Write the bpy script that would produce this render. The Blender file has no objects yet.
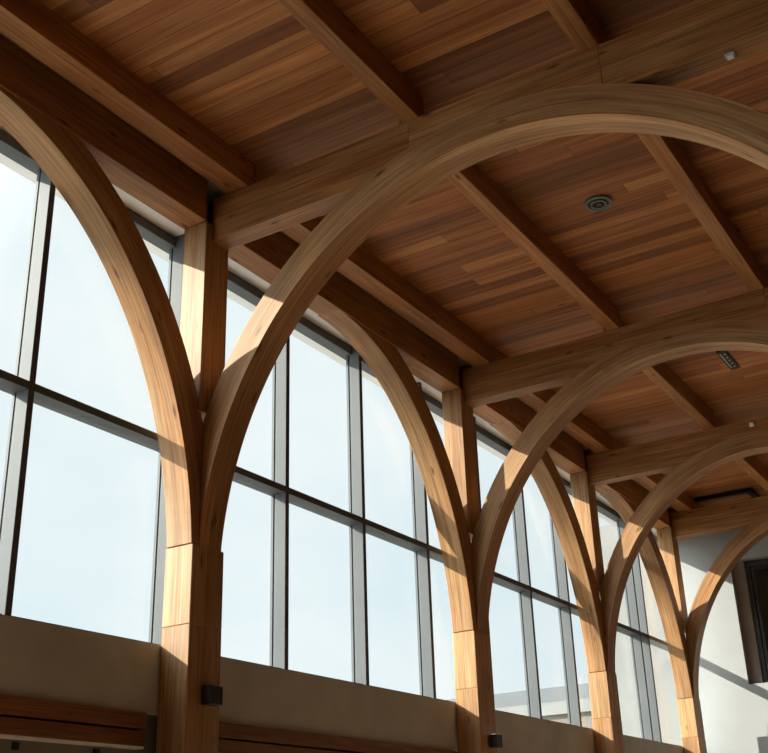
import bpy, bmesh, math, random
from mathutils import Vector, Matrix
random.seed(7)
SC = bpy.context.scene
COL = SC.collection

# ------------------------------------------------------------------ camera
def make_camera():
    loc = Vector((4.904, -5.501, -2.162))
    y, p, r = math.radians(30.613), math.radians(23.553), math.radians(-2.213)
    f = Vector((-math.sin(y) * math.cos(p), math.cos(y) * math.cos(p), math.sin(p)))
    rt = Vector((math.cos(y), math.sin(y), 0)); up = rt.cross(f)
    rt2 = rt * math.cos(r) + up * math.sin(r); up2 = up * math.cos(r) - rt * math.sin(r)
    cd = bpy.data.cameras.new('camera'); co = bpy.data.objects.new('camera', cd); COL.objects.link(co)
    m = Matrix((rt2, up2, -f)).transposed().to_4x4(); m.translation = loc
    co.matrix_world = m
    cd.sensor_fit = 'HORIZONTAL'; cd.sensor_width = 36
    cd.lens = 36 * 1113.41 / 768
    cd.shift_x = -15.376 / 768; cd.shift_y = 0.752 / 768
    cd.clip_start = 0.05; cd.clip_end = 300
    SC.camera = co
make_camera()

# ------------------------------------------------------------------ light
SUN_DIR = Vector((1.0, 0.68, -0.64)).normalized()      # the way the sunlight travels
SUN_STRENGTH = 12.5
SKY_STRENGTH = 1.08
def make_light():
    sd = bpy.data.lights.new('sun', 'SUN'); so = bpy.data.objects.new('sun', sd); COL.objects.link(so)
    sd.energy = SUN_STRENGTH; sd.color = (1.0, 0.93, 0.82); sd.angle = math.radians(0.5)
    so.rotation_euler = SUN_DIR.to_track_quat('-Z', 'Y').to_euler(); so.location = (-12, -10, 9)
    w = bpy.data.worlds.new('sky'); SC.world = w; w.use_nodes = True
    nt = w.node_tree; N = nt.nodes; L = nt.links; N.clear()
    out = N.new('ShaderNodeOutputWorld'); bg = N.new('ShaderNodeBackground')
    tc = N.new('ShaderNodeTexCoord'); mp = N.new('ShaderNodeMapping'); mp.inputs['Scale'].default_value = (2.2, 2.2, 4.0)
    no = N.new('ShaderNodeTexNoise'); no.inputs['Scale'].default_value = 1.6; no.inputs['Detail'].default_value = 6; no.inputs['Roughness'].default_value = .55
    rp = N.new('ShaderNodeValToRGB'); rp.color_ramp.elements[0].position = .36; rp.color_ramp.elements[1].position = .62
    rp.color_ramp.elements[0].color = (.79, .89, .94, 1); rp.color_ramp.elements[1].color = (.92, .96, .98, 1)
    # sky gets brighter round the sun, which is out of the frame
    dt = N.new('ShaderNodeVectorMath'); dt.operation = 'DOT_PRODUCT'; dt.inputs[1].default_value = -SUN_DIR
    mr = N.new('ShaderNodeMapRange'); mr.inputs['From Min'].default_value = .45; mr.inputs['From Max'].default_value = 1.0
    mr.inputs['To Min'].default_value = 0.0; mr.inputs['To Max'].default_value = 1.0
    pw = N.new('ShaderNodeMath'); pw.operation = 'POWER'; pw.inputs[1].default_value = 1.5
    ml = N.new('ShaderNodeMath'); ml.operation = 'MULTIPLY_ADD'; ml.inputs[1].default_value = 7.0; ml.inputs[2].default_value = SKY_STRENGTH
    L.new(tc.outputs['Generated'], mp.inputs['Vector']); L.new(mp.outputs[0], no.inputs['Vector']); L.new(no.outputs['Fac'], rp.inputs['Fac'])
    L.new(tc.outputs['Generated'], dt.inputs[0]); L.new(dt.outputs['Value'], mr.inputs['Value']); L.new(mr.outputs[0], pw.inputs[0]); L.new(pw.outputs[0], ml.inputs[0])
    L.new(rp.outputs['Color'], bg.inputs['Color']); L.new(ml.outputs[0], bg.inputs['Strength']); L.new(bg.outputs[0], out.inputs['Surface'])
make_light()
SC.view_settings.view_transform = 'Standard'; SC.view_settings.look = 'None'
SC.view_settings.exposure = 0.0; SC.view_settings.gamma = 1.0
SC.view_settings.use_curve_mapping = False

# ------------------------------------------------------------------ layout (metres; X into the hall, Y along the window wall)
YK = [0.0, 4.0, 7.35, 10.62]          # front faces of the four columns
YEND = 11.5                           # end wall
FLOOR = -3.9
CEIL = 2.80
WX = -0.25                            # inner face of the window wall
SILL = -0.80
CONC = -1.235
HEAD = 2.25
POST_D, POST_W = 0.322, 0.243
SPRING = -0.155

# ------------------------------------------------------------------ materials
def new_mat(name):
    m = bpy.data.materials.new(name); m.use_nodes = True
    nt = m.node_tree; b = nt.nodes['Principled BSDF']
    return m, nt, nt.nodes, nt.links, b
def math_node(N, L, op, a, b=None, c=None):
    n = N.new('ShaderNodeMath'); n.operation = op
    for i, v in enumerate((a, b, c)):
        if v is None: continue
        if isinstance(v, (int, float)): n.inputs[i].default_value = v
        else: L.new(v, n.inputs[i])
    return n.outputs[0]
def mix(N, L, fac, a, b, mode='MIX'):
    n = N.new('ShaderNodeMix'); n.data_type = 'RGBA'; n.blend_type = mode
    for s, v in ((n.inputs[0], fac), (n.inputs[6], a), (n.inputs[7], b)):
        if isinstance(v, (int, float)): s.default_value = v
        elif isinstance(v, tuple): s.default_value = v + (1,) if len(v) == 3 else v
        else: L.new(v, s)
    return n.outputs[2]
def ramp(N, L, fac, stops):
    r = N.new('ShaderNodeValToRGB'); e = r.color_ramp.elements
    while len(e) < len(stops): e.new(.5)
    for q, (p, c) in zip(e, stops):
        q.position = p; q.color = (c, c, c, 1) if isinstance(c, (int, float)) else tuple(c) + (1,)
    L.new(fac, r.inputs[0]); return r.outputs[0]
def wood(name, lo, hi, knot=.6, seam=True, rough=.55):
    m, nt, N, L, b = new_mat(name)
    uv = N.new('ShaderNodeUVMap'); uv.uv_map = 'grain'
    oi = N.new('ShaderNodeObjectInfo')
    rnd = oi.outputs['Random']
    off = N.new('ShaderNodeCombineXYZ'); L.new(math_node(N, L, 'MULTIPLY', rnd, 53.0), off.inputs[0]); L.new(math_node(N, L, 'MULTIPLY', rnd, 17.0), off.inputs[1])
    ad = N.new('ShaderNodeVectorMath'); ad.operation = 'ADD'; L.new(uv.outputs[0], ad.inputs[0]); L.new(off.outputs[0], ad.inputs[1])
    def noise(sx, sy, detail, dist=0.0):
        mp = N.new('ShaderNodeMapping'); mp.inputs['Scale'].default_value = (sx, sy, 1); L.new(ad.outputs[0], mp.inputs[0])
        no = N.new('ShaderNodeTexNoise'); no.inputs['Scale'].default_value = 1; no.inputs['Detail'].default_value = detail
        no.inputs['Distortion'].default_value = dist
        L.new(mp.outputs[0], no.inputs['Vector']); return no.outputs['Fac']
    g1 = ramp(N, L, noise(.55, 16, 5, .6), [(.3, 0), (.7, 1)])
    g2 = ramp(N, L, noise(2.2, 75, 3), [(.36, .58), (.6, 1)])
    g3 = ramp(N, L, noise(.9, 2.6, 2), [(.3, .66), (.7, 1.0)])
    c = mix(N, L, g1, lo, hi)
    g4 = ramp(N, L, noise(.45, 8.5, 3, .8), [(.38, 0), (.66, 1)])
    c = mix(N, L, g4, c, (1.0, .84, .70), 'MULTIPLY')
    c = mix(N, L, .9, c, g2, 'MULTIPLY'); c = mix(N, L, 1.0, c, g3, 'MULTIPLY')
    # knots
    mp = N.new('ShaderNodeMapping'); mp.inputs['Scale'].default_value = (3.0, 11.0, 1); L.new(ad.outputs[0], mp.inputs[0])
    vo = N.new('ShaderNodeTexVoronoi'); vo.inputs['Scale'].default_value = 1.0; L.new(mp.outputs[0], vo.inputs['Vector'])
    sp = N.new('ShaderNodeSeparateColor'); L.new(vo.outputs['Color'], sp.inputs[0])
    gate = math_node(N, L, 'GREATER_THAN', sp.outputs[0], knot)
    kd = ramp(N, L, vo.outputs['Distance'], [(.07, 1), (.2, 0)])
    kf = math_node(N, L, 'MULTIPLY', math_node(N, L, 'MULTIPLY', gate, kd), .92)
    c = mix(N, L, kf, c, (lo[0] * .28, lo[1] * .2, lo[2] * .16))
    if seam:                                # the glue line down the middle of every face of the laminated timber
        u2 = N.new('ShaderNodeUVMap'); u2.uv_map = 'face'
        s2 = N.new('ShaderNodeSeparateXYZ'); L.new(u2.outputs[0], s2.inputs[0])
        d = math_node(N, L, 'ABSOLUTE', math_node(N, L, 'SUBTRACT', s2.outputs[1], .47))
        sf = math_node(N, L, 'MULTIPLY', math_node(N, L, 'LESS_THAN', d, .012), .55)
        c = mix(N, L, sf, c, (lo[0] * .3, lo[1] * .25, lo[2] * .2))
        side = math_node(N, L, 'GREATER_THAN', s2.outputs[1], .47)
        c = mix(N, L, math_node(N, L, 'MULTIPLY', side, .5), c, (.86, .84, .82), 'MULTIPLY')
    tone = N.new('ShaderNodeHueSaturation'); L.new(c, tone.inputs['Color'])
    L.new(math_node(N, L, 'MULTIPLY_ADD', rnd, .22, .89), tone.inputs['Value'])
    L.new(tone.outputs[0], b.inputs['Base Color'])
    b.inputs['Roughness'].default_value = rough
    b.inputs['Specular IOR Level'].default_value = .25
    bp = N.new('ShaderNodeBump'); bp.inputs['Strength'].default_value = .12; bp.inputs['Distance'].default_value = .004
    L.new(g2, bp.inputs['Height']); L.new(bp.outputs[0], b.inputs['Normal'])
    return m
def planks(name, lo, hi):
    m, nt, N, L, b = new_mat(name)
    tc = N.new('ShaderNodeTexCoord')
    br = N.new('ShaderNodeTexBrick')
    sx = N.new('ShaderNodeSeparateXYZ'); L.new(tc.outputs['Object'], sx.inputs[0])
    wn = N.new('ShaderNodeTexWhiteNoise'); wn.noise_dimensions = '1D'; L.new(math_node(N, L, 'FLOOR', math_node(N, L, 'DIVIDE', sx.outputs[1], .145)), wn.inputs['W'])
    cx = N.new('ShaderNodeCombineXYZ'); L.new(math_node(N, L, 'MULTIPLY_ADD', wn.outputs[0], 5.0, sx.outputs[0]), cx.inputs[0]); L.new(sx.outputs[1], cx.inputs[1])
    L.new(cx.outputs[0], br.inputs['Vector']); br.offset = 0.0
    for k, v in (('Scale', 1.0), ('Mortar Size', .0022), ('Mortar Smooth', .2), ('Bias', 0.0), ('Brick Width', 5.0), ('Row Height', .145)): br.inputs[k].default_value = v
    br.inputs['Color1'].default_value = (0, 0, 0, 1); br.inputs['Color2'].default_value = (1, 1, 1, 1); br.inputs['Mortar'].default_value = (.5, .5, .5, 1)
    sp = N.new('ShaderNodeSeparateColor'); L.new(br.outputs['Color'], sp.inputs[0]); t = sp.outputs[0]
    cb = N.new('ShaderNodeCombineXYZ'); L.new(math_node(N, L, 'MULTIPLY', t, 31.0), cb.inputs[0]); L.new(math_node(N, L, 'MULTIPLY', t, 11.0), cb.inputs[1])
    ad = N.new('ShaderNodeVectorMath'); ad.operation = 'ADD'; L.new(tc.outputs['Object'], ad.inputs[0]); L.new(cb.outputs[0], ad.inputs[1])
    def noise(sx, sy, detail, dist=0.0):
        mp = N.new('ShaderNodeMapping'); mp.inputs['Scale'].default_value = (sx, sy, 1); L.new(ad.outputs[0], mp.inputs[0])
        no = N.new('ShaderNodeTexNoise'); no.inputs['Scale'].default_value = 1; no.inputs['Detail'].default_value = detail; no.inputs['Distortion'].default_value = dist
        L.new(mp.outputs[0], no.inputs['Vector']); return no.outputs['Fac']
    g1 = ramp(N, L, noise(.7, 17, 5, .5), [(.3, 0), (.7, 1)])
    g2 = ramp(N, L, noise(2.4, 80, 3), [(.33, .65), (.62, 1)])
    c = mix(N, L, g1, lo, hi); c = mix(N, L, .8, c, g2, 'MULTIPLY')
    tint = ramp(N, L, t, [(0, (.50, .44, .42)), (.3, (.74, .70, .70)), (.55, (.95, .80, .72)), (.8, (1.0, 1.0, .95)), (1, (1.3, 1.28, 1.2))])
    c = mix(N, L, 1.0, c, tint, 'MULTIPLY')
    mp = N.new('ShaderNodeMapping'); mp.inputs['Scale'].default_value = (1.7, 6.0, 1); L.new(ad.outputs[0], mp.inputs[0])
    vo = N.new('ShaderNodeTexVoronoi'); vo.inputs['Scale'].default_value = 1.0; L.new(mp.outputs[0], vo.inputs['Vector'])
    s3 = N.new('ShaderNodeSeparateColor'); L.new(vo.outputs['Color'], s3.inputs[0])
    kf = math_node(N, L, 'MULTIPLY', math_node(N, L, 'GREATER_THAN', s3.outputs[0], .72), ramp(N, L, vo.outputs['Distance'], [(.05, .85), (.13, 0)]))
    c = mix(N, L, kf, c, (lo[0] * .2, lo[1] * .15, lo[2] * .12))
    c = mix(N, L, math_node(N, L, 'MULTIPLY', br.outputs['Fac'], .85), c, (.015, .008, .004))
    L.new(c, b.inputs['Base Color']); b.inputs['Roughness'].default_value = .6; b.inputs['Specular IOR Level'].default_value = .2
    bp = N.new('ShaderNodeBump'); bp.inputs['Strength'].default_value = .35; bp.inputs['Distance'].default_value = .006; bp.invert = True
    L.new(br.outputs['Fac'], bp.inputs['Height']); L.new(bp.outputs[0], b.inputs['Normal'])
    return m
def mottled(name, a, c2, scale=3.0, rough=.8, spec=.2, bump=0.0):
    m, nt, N, L, b = new_mat(name)
    tc = N.new('ShaderNodeTexCoord'); no = N.new('ShaderNodeTexNoise'); no.inputs['Scale'].default_value = scale; no.inputs['Detail'].default_value = 7
    L.new(tc.outputs['Object'], no.inputs['Vector'])
    c = mix(N, L, ramp(N, L, no.outputs['Fac'], [(.3, 0), (.7, 1)]), a, c2)
    L.new(c, b.inputs['Base Color']); b.inputs['Roughness'].default_value = rough; b.inputs['Specular IOR Level'].default_value = spec
    if bump:
        bp = N.new('ShaderNodeBump'); bp.inputs['Strength'].default_value = bump; bp.inputs['Distance'].default_value = .01
        L.new(no.outputs['Fac'], bp.inputs['Height']); L.new(bp.outputs[0], b.inputs['Normal'])
    return m
def glass_mat(name, tint, refl=.02):
    m, nt, N, L, b = new_mat(name); N.remove(b)
    out = N['Material Output']; tr = N.new('ShaderNodeBsdfTransparent'); tr.inputs[0].default_value = tint + (1,)
    gl = N.new('ShaderNodeBsdfGlossy'); gl.inputs['Roughness'].default_value = .02
    lw = N.new('ShaderNodeLayerWeight'); lw.inputs['Blend'].default_value = .5
    fr = math_node(N, L, 'MULTIPLY_ADD', math_node(N, L, 'POWER', lw.outputs['Facing'], 5.0), .35, refl)
    mx = N.new('ShaderNodeMixShader'); L.new(fr, mx.inputs[0]); L.new(tr.outputs[0], mx.inputs[1]); L.new(gl.outputs[0], mx.inputs[2])
    L.new(mx.outputs[0], out.inputs['Surface'])
    return m
M = {}
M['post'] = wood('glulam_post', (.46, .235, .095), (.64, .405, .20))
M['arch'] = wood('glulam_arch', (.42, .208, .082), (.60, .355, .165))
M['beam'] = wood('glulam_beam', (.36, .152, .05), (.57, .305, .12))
M['edge_beam'] = wood('glulam_edge_beam', (.38, .15, .045), (.54, .265, .095), seam=False)
M['purlin'] = wood('softwood_purlin', (.36, .145, .042), (.58, .285, .10), seam=False, knot=.7)
M['rail'] = wood('brown_boards', (.22, .085, .03), (.34, .15, .055), seam=False)
M['ceiling'] = planks('stained_ceiling_boards', (.29, .105, .034), (.50, .222, .078))
M['concrete'] = mottled('concrete', (.40, .39, .36), (.52, .51, .48), 2.5, bump=.15)
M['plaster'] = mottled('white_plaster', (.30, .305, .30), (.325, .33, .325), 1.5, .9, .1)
M['lintel'] = mottled('white_paint', (.82, .81, .79), (.86, .85, .83), 1.5, .9, .1)
M['grey_board'] = mottled('grey_board', (.30, .27, .24), (.36, .33, .30), 4)
M['floor'] = mottled('oak_floor', (.29, .19, .11), (.34, .23, .14), 1.2, .5)
M['dark_panel'] = mottled('dark_wall_panel', (.17, .155, .135), (.21, .19, .17), 3, .7, .2)
M['bounce_cut'] = mottled('dark_bounce_cut', (.085, .06, .04), (.108, .076, .05), 6, .95, .05)
M['brown_wall'] = mottled('brown_timber_lining', (.07, .035, .018), (.10, .05, .026), 1.2, .7)
M['render'] = mottled('grey_render', (.19, .19, .183), (.22, .22, .213), 1.2, .9, .1)
M['frame'] = mottled('grey_aluminium', (.10, .104, .107), (.115, .119, .122), 2, .55, .1)
M['white_frame'] = mottled('white_aluminium', (.24, .24, .235), (.27, .27, .265), 2, .5, .2)
M['dark_frame'] = mottled('dark_window_frame', (.025, .024, .022), (.035, .033, .03), 2, .4, .4)
M['black'] = mottled('black_metal', (.012, .012, .013), (.02, .02, .021), 3, .5, .3)
M['dark_grey'] = mottled('dark_grey_metal', (.05, .05, .05), (.08, .08, .08), 3, .5, .3)
M['sensor'] = mottled('pale_grey_plastic', (.45, .44, .42), (.52, .51, .49), 5, .5)
M['ring'] = mottled('grey_ring_metal', (.13, .125, .115), (.17, .165, .155), 5, .5)
M['white_plastic'] = mottled('white_plastic', (.82, .82, .80), (.86, .86, .84), 5, .4)
M['glass'] = glass_mat('clear_glass', (.95, .975, .97))
M['dark_room'] = mottled('dim_room_wall', (.34, .32, .28), (.40, .38, .33), 2)
M['facade'] = mottled('pale_render', (.155, .14, .117), (.175, .158, .133), .6)
M['cornice'] = mottled('white_cornice', (.19, .19, .182), (.21, .21, .203), .8)
M['slate'] = mottled('grey_roof_band', (.13, .137, .145), (.15, .157, .165), .8)
M['ground'] = mottled('grey_paving', (.30, .30, .29), (.38, .37, .36), .5)
def emit_mat(name, col, s):
    m, nt, N, L, b = new_mat(name); b.inputs['Base Color'].default_value = (.8, .8, .8, 1)
    b.inputs['Emission Color'].default_value = col + (1,); b.inputs['Emission Strength'].default_value = s; return m
M['led'] = emit_mat('lit_led', (1, .97, .9), 1.2)

# ------------------------------------------------------------------ mesh helpers
class MB:
    def __init__(s): s.bm = bmesh.new(); s.g = s.bm.loops.layers.uv.new('grain'); s.f = s.bm.loops.layers.uv.new('face')
    def box(s, x0, x1, y0, y1, z0, z1, bev=0.0):
        lo = (x0, y0, z0); hi = (x1, y1, z1); bm = s.bm
        v = [bm.verts.new([(lo, hi)[(i >> a) & 1][a] for a in range(3)]) for i in range(8)]
        fs = [bm.faces.new([v[i] for i in q]) for q in ((0, 2, 3, 1), (4, 5, 7, 6), (0, 1, 5, 4), (2, 6, 7, 3), (0, 4, 6, 2), (1, 3, 7, 5))]
        if bev:
            es = set(e for f in fs for e in f.edges)
            r = bmesh.ops.bevel(bm, geom=list(es), offset=bev, segments=1, affect='EDGES', profile=.5)
            fs = list(set(r['faces']) | set(f for w in r['verts'] for f in w.link_faces))
        sz = [hi[a] - lo[a] for a in range(3)]; la = sz.index(max(sz)); off = random.uniform(0, 20)
        for f in fs:
            n = f.normal if f.normal.length else f.calc_center_median()
            f.normal_update(); n = f.normal
            na = max(range(3), key=lambda a: abs(n[a]))
            ax = [a for a in range(3) if a != na]
            ua = la if la in ax else ax[0]; va = [a for a in ax if a != ua][0]
            for l in f.loops:
                c = l.vert.co
                l[s.g].uv = (c[ua] + off, c[va] + na * 3.3 + off)
                l[s.f].uv = ((c[ua] - lo[ua]) / sz[ua], (c[va] - lo[va]) / sz[va])
        return s
    def sweep(s, rings, closed_len, widths):
        """rings: list of 4-point rings (a,b,c,d); a quad tube with wood grain along it"""
        bm = s.bm; V = [[bm.verts.new(p) for p in r] for r in rings]
        u = [0.0]
        for i in range(1, len(rings)):
            u.append(u[-1] + (Vector(rings[i][0]) - Vector(rings[i - 1][0])).length)
        for i in range(len(V) - 1):
            for k in range(4):
                k2 = (k + 1) % 4
                ps = [V[i][k], V[i][k2], V[i + 1][k2], V[i + 1][k]]
                if (ps[0].co - ps[1].co).length < 1e-5 and (ps[2].co - ps[3].co).length < 1e-5: continue
                f = bm.faces.new(ps)
                w = widths[k % 2]
                for l, (uu, vv) in zip(f.loops, ((u[i], 0), (u[i], 1), (u[i + 1], 1), (u[i + 1], 0))):
                    l[s.g].uv = (uu, vv * w + k * 3.3); l[s.f].uv = (uu, vv if k < 2 else 1 - vv)
                if k in (0, 2): f.smooth = False
        for r in (V[0], V[-1]):
            try: bm.faces.new(r)
            except Exception: pass
        return s
    def sweep_flat(s, rings, ztop):
        bm = s.bm; V = [[bm.verts.new(p) for p in r] for r in rings]; off = random.uniform(0, 20)
        for i in range(len(V) - 1):
            for k in range(4):
                k2 = (k + 1) % 4
                f = bm.faces.new([V[i][k], V[i][k2], V[i + 1][k2], V[i + 1][k]])
                for l in f.loops:
                    c = l.vert.co; v = c.y if k in (0, 2) else c.z
                    l[s.g].uv = (c.x + off, v + k * 3.3 + off)
                    l[s.f].uv = (c.x, (ztop - c.z) / .372 if k in (1, 3) else (c.y - rings[0][0][1]) / .176)
        bm.faces.new(V[0]); bm.faces.new(V[-1])
        return s
    def cyl(s, c, axis, r, h, n=32, r2=None):
        a = Vector(axis).normalized(); t = a.orthogonal().normalized(); b = a.cross(t); c = Vector(c); r2 = r if r2 is None else r2
        A = [s.bm.verts.new(c + (t * math.cos(q) + b * math.sin(q)) * r) for q in [2 * math.pi * i / n for i in range(n)]]
        B = [s.bm.verts.new(c + a * h + (t * math.cos(q) + b * math.sin(q)) * r2) for q in [2 * math.pi * i / n for i in range(n)]]
        s.bm.faces.new(A[::-1]); s.bm.faces.new(B)
        for i in range(n): s.bm.faces.new((A[i], A[(i + 1) % n], B[(i + 1) % n], B[i]))
        return s
    def ring(s, c, axis, ro, ri, h, n=40):
        a = Vector(axis).normalized(); t = a.orthogonal().normalized(); b = a.cross(t); c = Vector(c)
        P = []
        for i in range(n):
            q = 2 * math.pi * i / n; d = t * math.cos(q) + b * math.sin(q)
            P.append([s.bm.verts.new(c + d * r + a * z) for r, z in ((ro, 0), (ro, h), (ri, h), (ri, 0))])
        for i in range(n):
            for k in range(4): s.bm.faces.new((P[i][k], P[(i + 1) % n][k], P[(i + 1) % n][(k + 1) % 4], P[i][(k + 1) % 4]))
        return s
    def build(s, name, mat, parent=None, origin=None, bevel=0.0):
        bmesh.ops.recalc_face_normals(s.bm, faces=s.bm.faces)
        o = Vector((0, 0, 0))
        if origin is not None: o = Vector(origin)
        elif parent is not None: o = PO.get(parent.name, Vector((0, 0, 0)))
        bmesh.ops.translate(s.bm, verts=s.bm.verts, vec=-o)
        me = bpy.data.meshes.new(name); s.bm.to_mesh(me); s.bm.free()
        ob = bpy.data.objects.new(name, me); COL.objects.link(ob); me.materials.append(mat)
        if parent is not None:
            ob.parent = parent; po = PO.get(parent.name, Vector((0, 0, 0))); ob.location = o - po
        else: ob.location = o
        PO[ob.name] = o
        if bevel:
            bv = ob.modifiers.new('bevel', 'BEVEL'); bv.width = bevel; bv.segments = 2; bv.limit_method = 'ANGLE'; bv.angle_limit = math.radians(40)
        return ob
PO = {}
def tag(o, label=None, cat=None, group=None, kind=None):
    if label: o['label'] = label
    if cat: o['category'] = cat
    if group: o['group'] = group
    if kind: o['kind'] = kind
    return o
def thing(name, loc, label, cat, group=None):
    o = bpy.data.objects.new(name, None); COL.objects.link(o); o.location = loc; o.empty_display_size = .2
    PO[o.name] = Vector(loc); return tag(o, label, cat, group)
def struct(name, mb, mat, parent=None, bevel=0.0):
    o = mb.build(name, mat, parent, bevel=bevel)
    if parent is None: o['kind'] = 'structure'
    return o
def copy_tree(o, parent=None):
    c = o.copy(); COL.objects.link(c)
    if parent is not None: c.parent = parent
    for ch in list(o.children): copy_tree(ch, c)
    return c

# ------------------------------------------------------------------ the room shell
Y0, X1 = -9.0, 9.0
struct('floor', MB().box(-.5, 3.6, Y0, YEND, FLOOR - .2, FLOOR), M['floor'])
struct('floor_bounce_cut', MB().box(3.6, X1, Y0, YEND, FLOOR - .2, FLOOR), M['bounce_cut'])  # unseen dark floor zone, added to cut bounce onto hall-side faces
struct('ceiling', MB().box(-.6, X1, Y0, YEND + .3, CEIL, CEIL + .25), M['ceiling'])
struct('wall_left', MB().box(-.47, WX, Y0, YEND, CONC, SILL), M['concrete'])
wl = MB().box(-.47, WX - .06, Y0, YEND, -1.75, CONC)
SUN_INLETS = [(-6.8, -2.2), (.5, 3.8), (4.5, 7.15), (7.85, 10.4)]
for a, b in zip([Y0] + [d[1] for d in SUN_INLETS], [d[0] for d in SUN_INLETS] + [YEND]): wl.box(-.47, WX - .06, a, b, FLOOR, -1.75)
struct('wall_left_below', wl, M['dark_panel'])
def glazed_sun_inlet(n, y0, y1):  # unseen glazed openings, added so sun lands on the floor and bounces up
    root = bpy.data.objects.new('sun_inlet_%d' % n, None); COL.objects.link(root); root.location = (WX - .15, y0, FLOOR); PO[root.name] = Vector(root.location); root['kind'] = 'structure'
    mb = MB(); k = max(2, round((y1 - y0) / 1.1))
    for i in range(k + 1):
        y = y0 + (y1 - y0 - .06) * i / k; mb.box(-.43, -.37, y, y + .06, FLOOR, -1.81)
    mb.box(-.43, -.37, y0, y1, -1.81, -1.75)
    mb.build('frame', M['dark_frame'], root)
    MB().box(-.405, -.395, y0 + .03, y1 - .03, FLOOR + .01, -1.78).build('pane', M['glass'], root)
for i, (a, b) in enumerate(SUN_INLETS): glazed_sun_inlet(i + 1, a, b)
struct('wall_left_above', MB().box(-.55, -.213, Y0, YEND, 2.34, CEIL).box(-.55, -.45, Y0, YEND, 2.255, 2.34), M['lintel'])
struct('wall_right', MB().box(X1, X1 + .3, Y0, YEND, FLOOR, CEIL), M['brown_wall'])
struct('wall_front', MB().box(-.5, X1, Y0 - .3, Y0, FLOOR, CEIL), M['brown_wall'])
# end wall with its window opening (the fin outside the last glazing is an addition)
EW = (.585, 2.2, .055, 1.90)            # x0 x1 z0 z1 of the opening
struct('wall_end', MB().box(-.47, EW[0], YEND, YEND + .3, FLOOR, CEIL).box(EW[1], X1, YEND, YEND + .3, FLOOR, CEIL)
       .box(EW[0], EW[1], YEND, YEND + .3, FLOOR, EW[2]).box(EW[0], EW[1], YEND, YEND + .3, EW[3], CEIL), M['plaster'])

struct('wall_added_fin', MB().box(-1.5, -.47, YEND, YEND + .3, FLOOR, CEIL), M['render'])  # added fin, shows through the added glazing as the plaster strip
# grey strip in the slot between edge beam and first purlin
struct('trim_1', MB().box(WX, .2, Y0, YEND, 2.71, 2.74), M['grey_board'])

# ------------------------------------------------------------------ windows
FD0, FD1 = WX - .108, WX                # depth of the frames
def window(n, y0, y1, mull, mat, transom_mat=None):
    root = bpy.data.objects.new('window_%d' % n, None); COL.objects.link(root); root.location = (WX, y0, SILL); PO[root.name] = Vector((WX, y0, SILL)); root['kind'] = 'structure'
    MB().box(-.449, -.33, y0, y1, 2.245, 2.31).box(-.449, -.345, y0, y1, 2.31, 2.339).build('head_rail', mat, root, bevel=.003)
    MB().box(FD0, FD1 - .03, y0, y1, SILL, SILL + .012).build('bottom_rail', mat, root)
    MB().box(FD0, FD1, y0, y1, .588, .642).build('transom', transom_mat or mat, root, bevel=.003)
    for ym in mull: MB().box(FD0, FD1 + .001, ym - .048, ym, SILL, 2.338).build('mullion', mat, root, bevel=.003)
    for ym in mull:
        if ym < -3: continue
        MB().box(FD0 - .014, FD0, ym - .036, ym - .012, SILL, 2.25).build('gasket', M['black'], root)
        MB().box(FD0 - .036, FD0 - .014, ym - .048, ym, SILL, 2.25).build('cover_cap', mat, root)
    MB().box(FD0 - .05, FD0 - .001, y0, y1, .590, .640).build('transom_cap', mat, root)
    ys = [y0] + [m - .024 for m in mull] + [y1]
    for a, b in zip(ys[:-1], ys[1:]):
        if b - a < .06: continue
        for z0, z1 in ((SILL + .012, .6), (.63, 2.26)):
            MB().box(FD0 + .005, FD0 + .017, a, b, z0, z1).build('pane', M['glass'], root)
    return root
window(1, -7.0, .13, [-5.9, -4.75, -3.57, -2.4, -1.22, .09], M['frame'])
window(2, .13, 4.1, [1.40, 2.525, 3.65], M['frame'])
window(3, 4.1, 7.5, [4.83, 5.95, 7.04], M['frame'])
window(4, 7.5, 9.79, [8.31, 9.46, 9.79], M['frame'])
window(5, 9.79, YEND, [], M['white_frame'])  # glazing added in place of plaster, so sun reaches last column and end wall
struct('wall_left_jamb', MB().box(-.47, WX, Y0, -7.0, SILL, HEAD), M['plaster'])

# end-wall window
r6 = bpy.data.objects.new('window_6', None); COL.objects.link(r6); r6.location = (EW[0], YEND, EW[2]); PO[r6.name] = Vector(r6.location); r6['kind'] = 'structure'
fx0, fx1, fz0, fz1, fy = EW[0] + .17, EW[1], EW[2], EW[3] - .02, YEND + .2
MB().box(EW[0], fx0, fy - .04, fy + .06, EW[2], EW[3]).build('shaded_reveal', M['grey_board'], r6)  # flat strip whose grey stands in for shade on the deep reveal
MB().box(fx0, fx0 + .07, fy, fy + .06, fz0, fz1).box(fx1 - .07, fx1, fy, fy + .06, fz0, fz1).box(fx0 + .07, fx1 - .07, fy, fy + .06, fz1 - .07, fz1).box(fx0 + .07, fx1 - .07, fy, fy + .06, fz0, fz0 + .07).build('outer_frame', M['dark_frame'], r6, bevel=.004)
MB().box(fx0 + .075, fx0 + .125, fy + .02, fy + .05, fz0 + .075, fz1 - .075).box(fx0 + .125, fx1 - .075, fy + .02, fy + .05, fz1 - .125, fz1 - .075).box(fx0 + .125, fx1 - .075, fy + .02, fy + .05, fz0 + .075, fz0 + .11).build('sash', M['dark_frame'], r6, bevel=.003)
MB().box(fx0 + .12, fx1 - .075, fy + .03, fy + .042, fz0 + .1, fz1 - .12).build('pane', M['glass'], r6)
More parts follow.
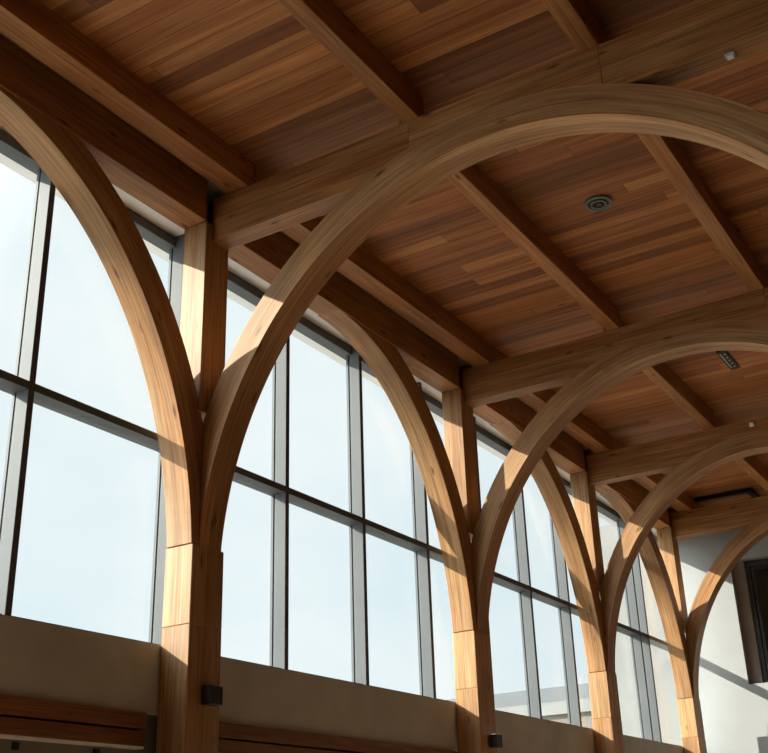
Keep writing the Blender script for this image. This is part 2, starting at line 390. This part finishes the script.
struct('wall_room_behind', MB().box(.2, 3.0, YEND + 2.0, YEND + 2.1, -1.0, CEIL).box(.2, 3.0, YEND + .3, YEND + 2.0, -1.1, -1.0).box(.1, .2, YEND + .3, YEND + 2.0, -1.0, CEIL).box(3.0, 3.1, YEND + .3, YEND + 2.0, -1.0, CEIL).box(.1, 3.1, YEND + .3, YEND + 2.1, CEIL, CEIL + .1), M['dark_room'])

# ------------------------------------------------------------------ columns
WC, WA, WB, WZ, WT = -2.22, 2.22, 2.727, -.39, .24       # curved brace: ellipse in the wall plane
def make_column():
    root = thing('timber_column', (0, 0, FLOOR), '', 'column')
    zj = -.69
    MB().box(-POST_W, 0, 0, POST_D, FLOOR, zj, .005).box(-POST_W, 0, 0, POST_D, zj, SPRING, .005).build('lower_post', M['post'], root)
    MB().box(-.208, .015, -.005, .258, .79, 2.337, .004).build('upper_post', M['post'], root)
    rings = []
    n = 40
    p0 = math.asin((SPRING - WZ) / WB)
    x0, x1 = -.228, -.004
    for i in range(n + 1):
        p = p0 + (math.pi / 2 - p0) * i / n
        yi, zi = WC + WA * math.cos(p), WZ + WB * math.sin(p)
        nx = Vector((math.cos(p) / WA, math.sin(p) / WB)).normalized()
        q = math.asin(min(1, (SPRING - WZ) / (WB + WT))); q = q + (math.pi / 2 - q) * i / n
        yo, zo = WC + (WA + WT) * math.cos(q), WZ + (WB + WT) * math.sin(q)
        zo = min(zo, 2.60)
        rings.append([(x0, yi, zi), (x1, yi, zi), (x1, yo, zo), (x0, yo, zo)])
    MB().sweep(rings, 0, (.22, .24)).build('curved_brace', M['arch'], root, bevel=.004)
    return root
col_labels = [
    'nearest timber column, left of centre, with the largest black wall light low on its side',
    'second timber column from the camera, with a small black wall light at the bottom edge of the picture',
    'third timber column from the camera, before the tall pale building outside',
    'farthest timber column, standing just in front of the white end wall']
c0 = make_column()
COLS = []
for k, y in enumerate(YK):
    c = c0 if k == 0 else copy_tree(c0)
    c.location = (0, y, FLOOR); tag(c, col_labels[k], 'column', 'columns along the window wall'); COLS.append(c)

# ------------------------------------------------------------------ cross arches, cross beams
ARCH = [(2.335, -.40, 2.60), (2.255, -.44, 2.665), (2.10, -.38, 2.56), (2.06, -.38, 2.56)]
AT = .213
ord_ = ['nearest', 'second', 'third', 'farthest']
for k, y in enumerate(YK):
    a, zc, b = ARCH[k]; b = 2.195 - zc; y0, y1 = y + .055, y + .288
    rings = []; n = 240
    p0 = math.asin((SPRING - .012 - zc) / b)
    for i in range(n + 1):
        p = p0 + (math.pi - 2 * p0) * i / n
        xi, zi = a - a * math.cos(p) / math.cos(p0), zc + b * math.sin(p)
        xo, zo = a - (a + AT) * math.cos(p), zc + (b + AT) * math.sin(p)
        if xo < .0165:      # the back of the foot is cut plumb against the brace
            xo = .0165 if zo > .74 else .0012; zo = zc + (b + AT) * math.sqrt(max(0, 1 - ((xo - a) / (a + AT)) ** 2)) if i > 0 else SPRING
            zo = SPRING + (zo - SPRING) * min(1, i / 14)
            if zo < .74: xo = .0012
        if xo > 2 * a - .001: xo = 2 * a - .001
        xi = max(0.0018, min(2 * a - .0018, xi))
        rings.append([(xi, y0, zi), (xi, y1, zi), (xo, y1, zo), (xo, y0, zo)])
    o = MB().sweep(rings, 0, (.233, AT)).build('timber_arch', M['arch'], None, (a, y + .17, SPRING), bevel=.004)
    tag(o, ['nearest and largest curved timber arch, sweeping up right across the ceiling from the first column',
            'second curved timber arch, springing from the second column and leaving at the right edge',
            'third curved timber arch, springing from the third column in front of the black ceiling track',
            'farthest and smallest curved timber arch, close before the white end wall and its window'][k], 'arch', 'arches across the hall')
    x_end = 2 * a
    j1, j2 = 1.76, 3.17
    ys0, ys1 = y + .062, y + .238
    z0, z1 = 2.19, 2.562
    mb = MB()
    def under(x):           # the beam is notched over the arch
        q = 1 - ((x - a) / (a + AT)) ** 2
        return max(z0, zc + (b + AT) * math.sqrt(max(0, q)) + .002)
    for xa, xb in ((.018, j1 - .001), (j1 + .001, j2 - .001), (j2 + .001, x_end - .018)):
        rr = []
        for i in range(41):
            x = xa + (xb - xa) * i / 40
            if zc + (b + AT) * math.sqrt(max(0, 1 - ((x - a) / (a + AT)) ** 2)) <= z0: zb = z0
            else: zb = under(x)
            rr.append([(x, ys0, zb), (x, ys1, zb), (x, ys1, z1), (x, ys0, z1)])
        mb.sweep_flat(rr, z1)
    o = mb.build('cross_beam', M['beam'], None, (a, y + .15, z0), bevel=.003)
    tag(o, ['nearest horizontal cross beam above the largest arch, with a grey sensor under it',
            'second horizontal cross beam, above the second arch, just above the dark slotted light',
            'third horizontal cross beam, above the third arch, with a white sensor at its top',
            'farthest horizontal cross beam, in front of the white end wall'][k], 'beam', 'beams across the hall')
    # the post under the far foot
    o = MB().box(2 * a, 2 * a + POST_W, y, y + POST_D, FLOOR, 2.337, .005).build('timber_post', M['post'], None, (2 * a + .12, y + .16, FLOOR))
    tag(o, 'square timber post under the far foot of the %s cross arch' % ord_[k], 'post', 'posts under the far feet of the arches')

# ------------------------------------------------------------------ beams and purlins along the hall
bays = [(-5.2, -.005), (.258, 3.995), (4.258, 7.345), (7.608, 10.615), (10.878, YEND)]
bay_at = ['left of the nearest column', 'between the first and second columns', 'between the second and third columns', 'between the third and fourth columns', 'between the last column and the white end wall']
for i, (ya, yb) in enumerate(bays):
    o = MB().box(-.212, .012, ya, yb, 2.337, 2.70, .004).build('edge_beam', M['edge_beam'], None, (-.1, (ya + yb) / 2, 2.337))
    tag(o, 'timber edge beam above the windows, ' + bay_at[i], 'beam', 'edge beams over the windows')
for i, (ya, yb) in enumerate(zip([-5.2] + [y + .15 for y in YK], [y + .15 for y in YK] + [YEND])):
    where = ['in front of the nearest cross beam', 'between the nearest and second cross beams', 'between the second and third cross beams', 'between the third and farthest cross beams', 'between the farthest cross beam and the end wall'][i]
    for x0, x1, nm, z0 in ((.15, .345, 'close to the window wall', 2.565), ((1.72, 1.635, 1.57, 1.53, 1.53)[i], (1.845, 1.76, 1.695, 1.655, 1.655)[i], 'nearer the windows', 2.565), (3.04, 3.175, 'farther from the windows', 2.565)):
        nm2 = {'close to the window wall': 'slim purlin along the window wall, ', 'nearer the windows': 'ceiling purlin nearer the windows, ', 'farther from the windows': 'ceiling purlin farther from the windows, '}[nm]
        o = MB().box(x0, x1, ya + .003, yb - .003, z0, CEIL, .003).build('ceiling_purlin', M['purlin'], None, ((x0 + x1) / 2, (ya + yb) / 2, z0))
        tag(o, nm2 + where, 'purlin', 'purlins under the boarded ceiling')

# ------------------------------------------------------------------ boards and strip under the concrete band
for i, (ya, yb) in enumerate([(-5.2, -.12), (.36, 3.9), (4.36, 7.25), (7.7, 10.5)]):
    w = ['left of the nearest column', 'between the first and second columns', 'between the second and third columns', 'between the third and fourth columns'][i]
    for z0, z1, nm in ((-1.338, -1.24, 'upper'), (-1.44, -1.352, 'lower')):
        o = MB().box(WX - .055, WX + .03, ya, yb, z0, z1, .003).build('timber_board', M['rail'], None, (WX, (ya + yb) / 2, z0))
        tag(o, '%s of two dark brown boards under the concrete band %s' % (nm, w), 'board', 'boards under the concrete band')
    o = MB().box(WX - .055, WX + .02, ya, yb, -1.456, -1.443).build('metal_strip', M['white_plastic'], None, (WX, (ya + yb) / 2, -1.456))
    tag(o, 'thin pale strip along the foot of the brown boards %s' % w, 'strip', 'pale strips below the boards')

for y, lab in ((-1.06, 'small black clip under the brown boards, the one nearer the left picture edge'), (-.45, 'small black clip under the brown boards, the one nearer the first column')):
    o = MB().box(WX - .06, WX - .035, y - .018, y + .018, -1.51, -1.47, .002).build('clip', M['black'], None, (WX - .05, y, -1.51))
    tag(o, lab, 'clip', 'clips under the boards')

# ------------------------------------------------------------------ wall lights on the columns
def wall_light(y, z, first=None):
    root = thing('wall_light', (0, y, z), '', 'wall light')
    MB().box(0, .012, y - .05, y + .05, z - .05, z + .05, .002).build('back_plate', M['dark_grey'], root)
    MB().box(.012, .09, y - .06, y + .06, z - .058, z + .058, .004).build('housing', M['black'], root)
    MB().box(.03, .075, y - .045, y + .045, z + .058, z + .061).build('lens', M['led'] if not first else M['dark_grey'], root)
    return root
tag(wall_light(.185, -1.135, True), 'black box wall light on the side of the nearest column', None, 'wall lights on the columns')
tag(wall_light(4.20, -1.16), 'small black box wall light on the second column, at the bottom edge of the picture', None, 'wall lights on the columns')

# ------------------------------------------------------------------ fittings on the ceiling
cx, cy = 2.343, 2.173
d = thing('ceiling_diffuser', (cx, cy, CEIL), 'round grey ringed air diffuser on the ceiling boards under the largest arch', 'diffuser')
MB().cyl((cx, cy, CEIL - .012), (0, 0, 1), .105, .012).build('back_disc', M['black'], d)
MB().ring((cx, cy, CEIL - .022), (0, 0, 1), .115, .088, .02).build('outer_ring', M['ring'], d)
MB().ring((cx, cy, CEIL - .03), (0, 0, 1), .068, .05, .02).build('inner_ring', M['ring'], d)
MB().cyl((cx, cy, CEIL - .03), (0, 0, 1), .026, .02).build('centre_cap', M['dark_grey'], d)
sx0, sx1, sy0, sy1 = 2.255, 2.36, 5.72, 6.30
d = thing('slotted_light', (2.305, 6.0, CEIL), 'black rectangular ceiling light with a row of small white dots', 'ceiling light')
MB().box(sx0, sx1, sy0, sy1, CEIL - .02, CEIL, .003).build('housing', M['black'], d)
for i in range(5):
    yy = sy0 + .1 + i * .095
    MB().cyl((sx1 - .035, yy, CEIL - .023), (0, 0, 1), .012, .004, 12).build('lamp_lens', M['sensor'], d)
MB().box(sx0 + .022, sx0 + .032, sy0 + .06, sy1 - .06, CEIL - .023, CEIL - .02).build('trim_strip', M['sensor'], d)
d = thing('sensor', (3.94, .16, 2.19), 'small square pale grey sensor under the nearest cross beam, upper right', 'sensor')
MB().box(3.91, 3.97, .125, .185, 2.175, 2.19, .004).build('base', M['sensor'], d)
MB().box(3.92, 3.96, .135, .175, 2.168, 2.175, .003).build('cover', M['white_plastic'], d)
d = thing('sensor', (2.142, 7.40, 2.49), 'tiny white sensor at the top of the third cross beam, right side', 'sensor')
MB().box(2.115, 2.17, 7.385, 7.412, 2.47, 2.52, .004).build('base', M['white_plastic'], d)
MB().cyl((2.142, 7.385, 2.495), (0, -1, 0), .016, .018, 16).build('lens', M['white_plastic'], d)
d = thing('cable_track', (.7, 10.95, CEIL - .06), 'black bent track under the ceiling along the white end wall', 'track')
MB().box(.2, 1.22, 10.91, 11.0, CEIL - .06, CEIL, .003).build('long_rail', M['black'], d)
for xr in (.2, 1.13): MB().box(xr, xr + .09, 11.0, YEND - .01, CEIL - .06, CEIL, .003).build('short_rail', M['black'], d)

# ------------------------------------------------------------------ outside
struct('ground', MB().box(-120, 60, -60, 140, -6.2, -6.0), M['ground'])
def building(x0, x1, y0, y1, ztop, label, zb=-6.0, band=.9):
    r = thing('building', ((x0 + x1) / 2, (y0 + y1) / 2, zb), label, 'building')
    MB().box(x0, x1, y0, y1, zb, ztop - band).build('wall', M['facade'], r)
    MB().box(x0 - .15, x1 + .15, y0 - .15, y1 + .15, ztop - band, ztop - band * .55).build('cornice', M['cornice'], r)
    MB().box(x0, x1, y0, y1, ztop - band * .55, ztop).build('parapet', M['slate'], r)
    return r
building(-26, -8.6, 30, 42, 3.05, 'low pale building outside with a grey roof edge, behind the third bay of windows')
building(-8.1, -3.0, 30, 40, 7.9, 'tall pale building outside, behind the last bay of windows', band=.5)
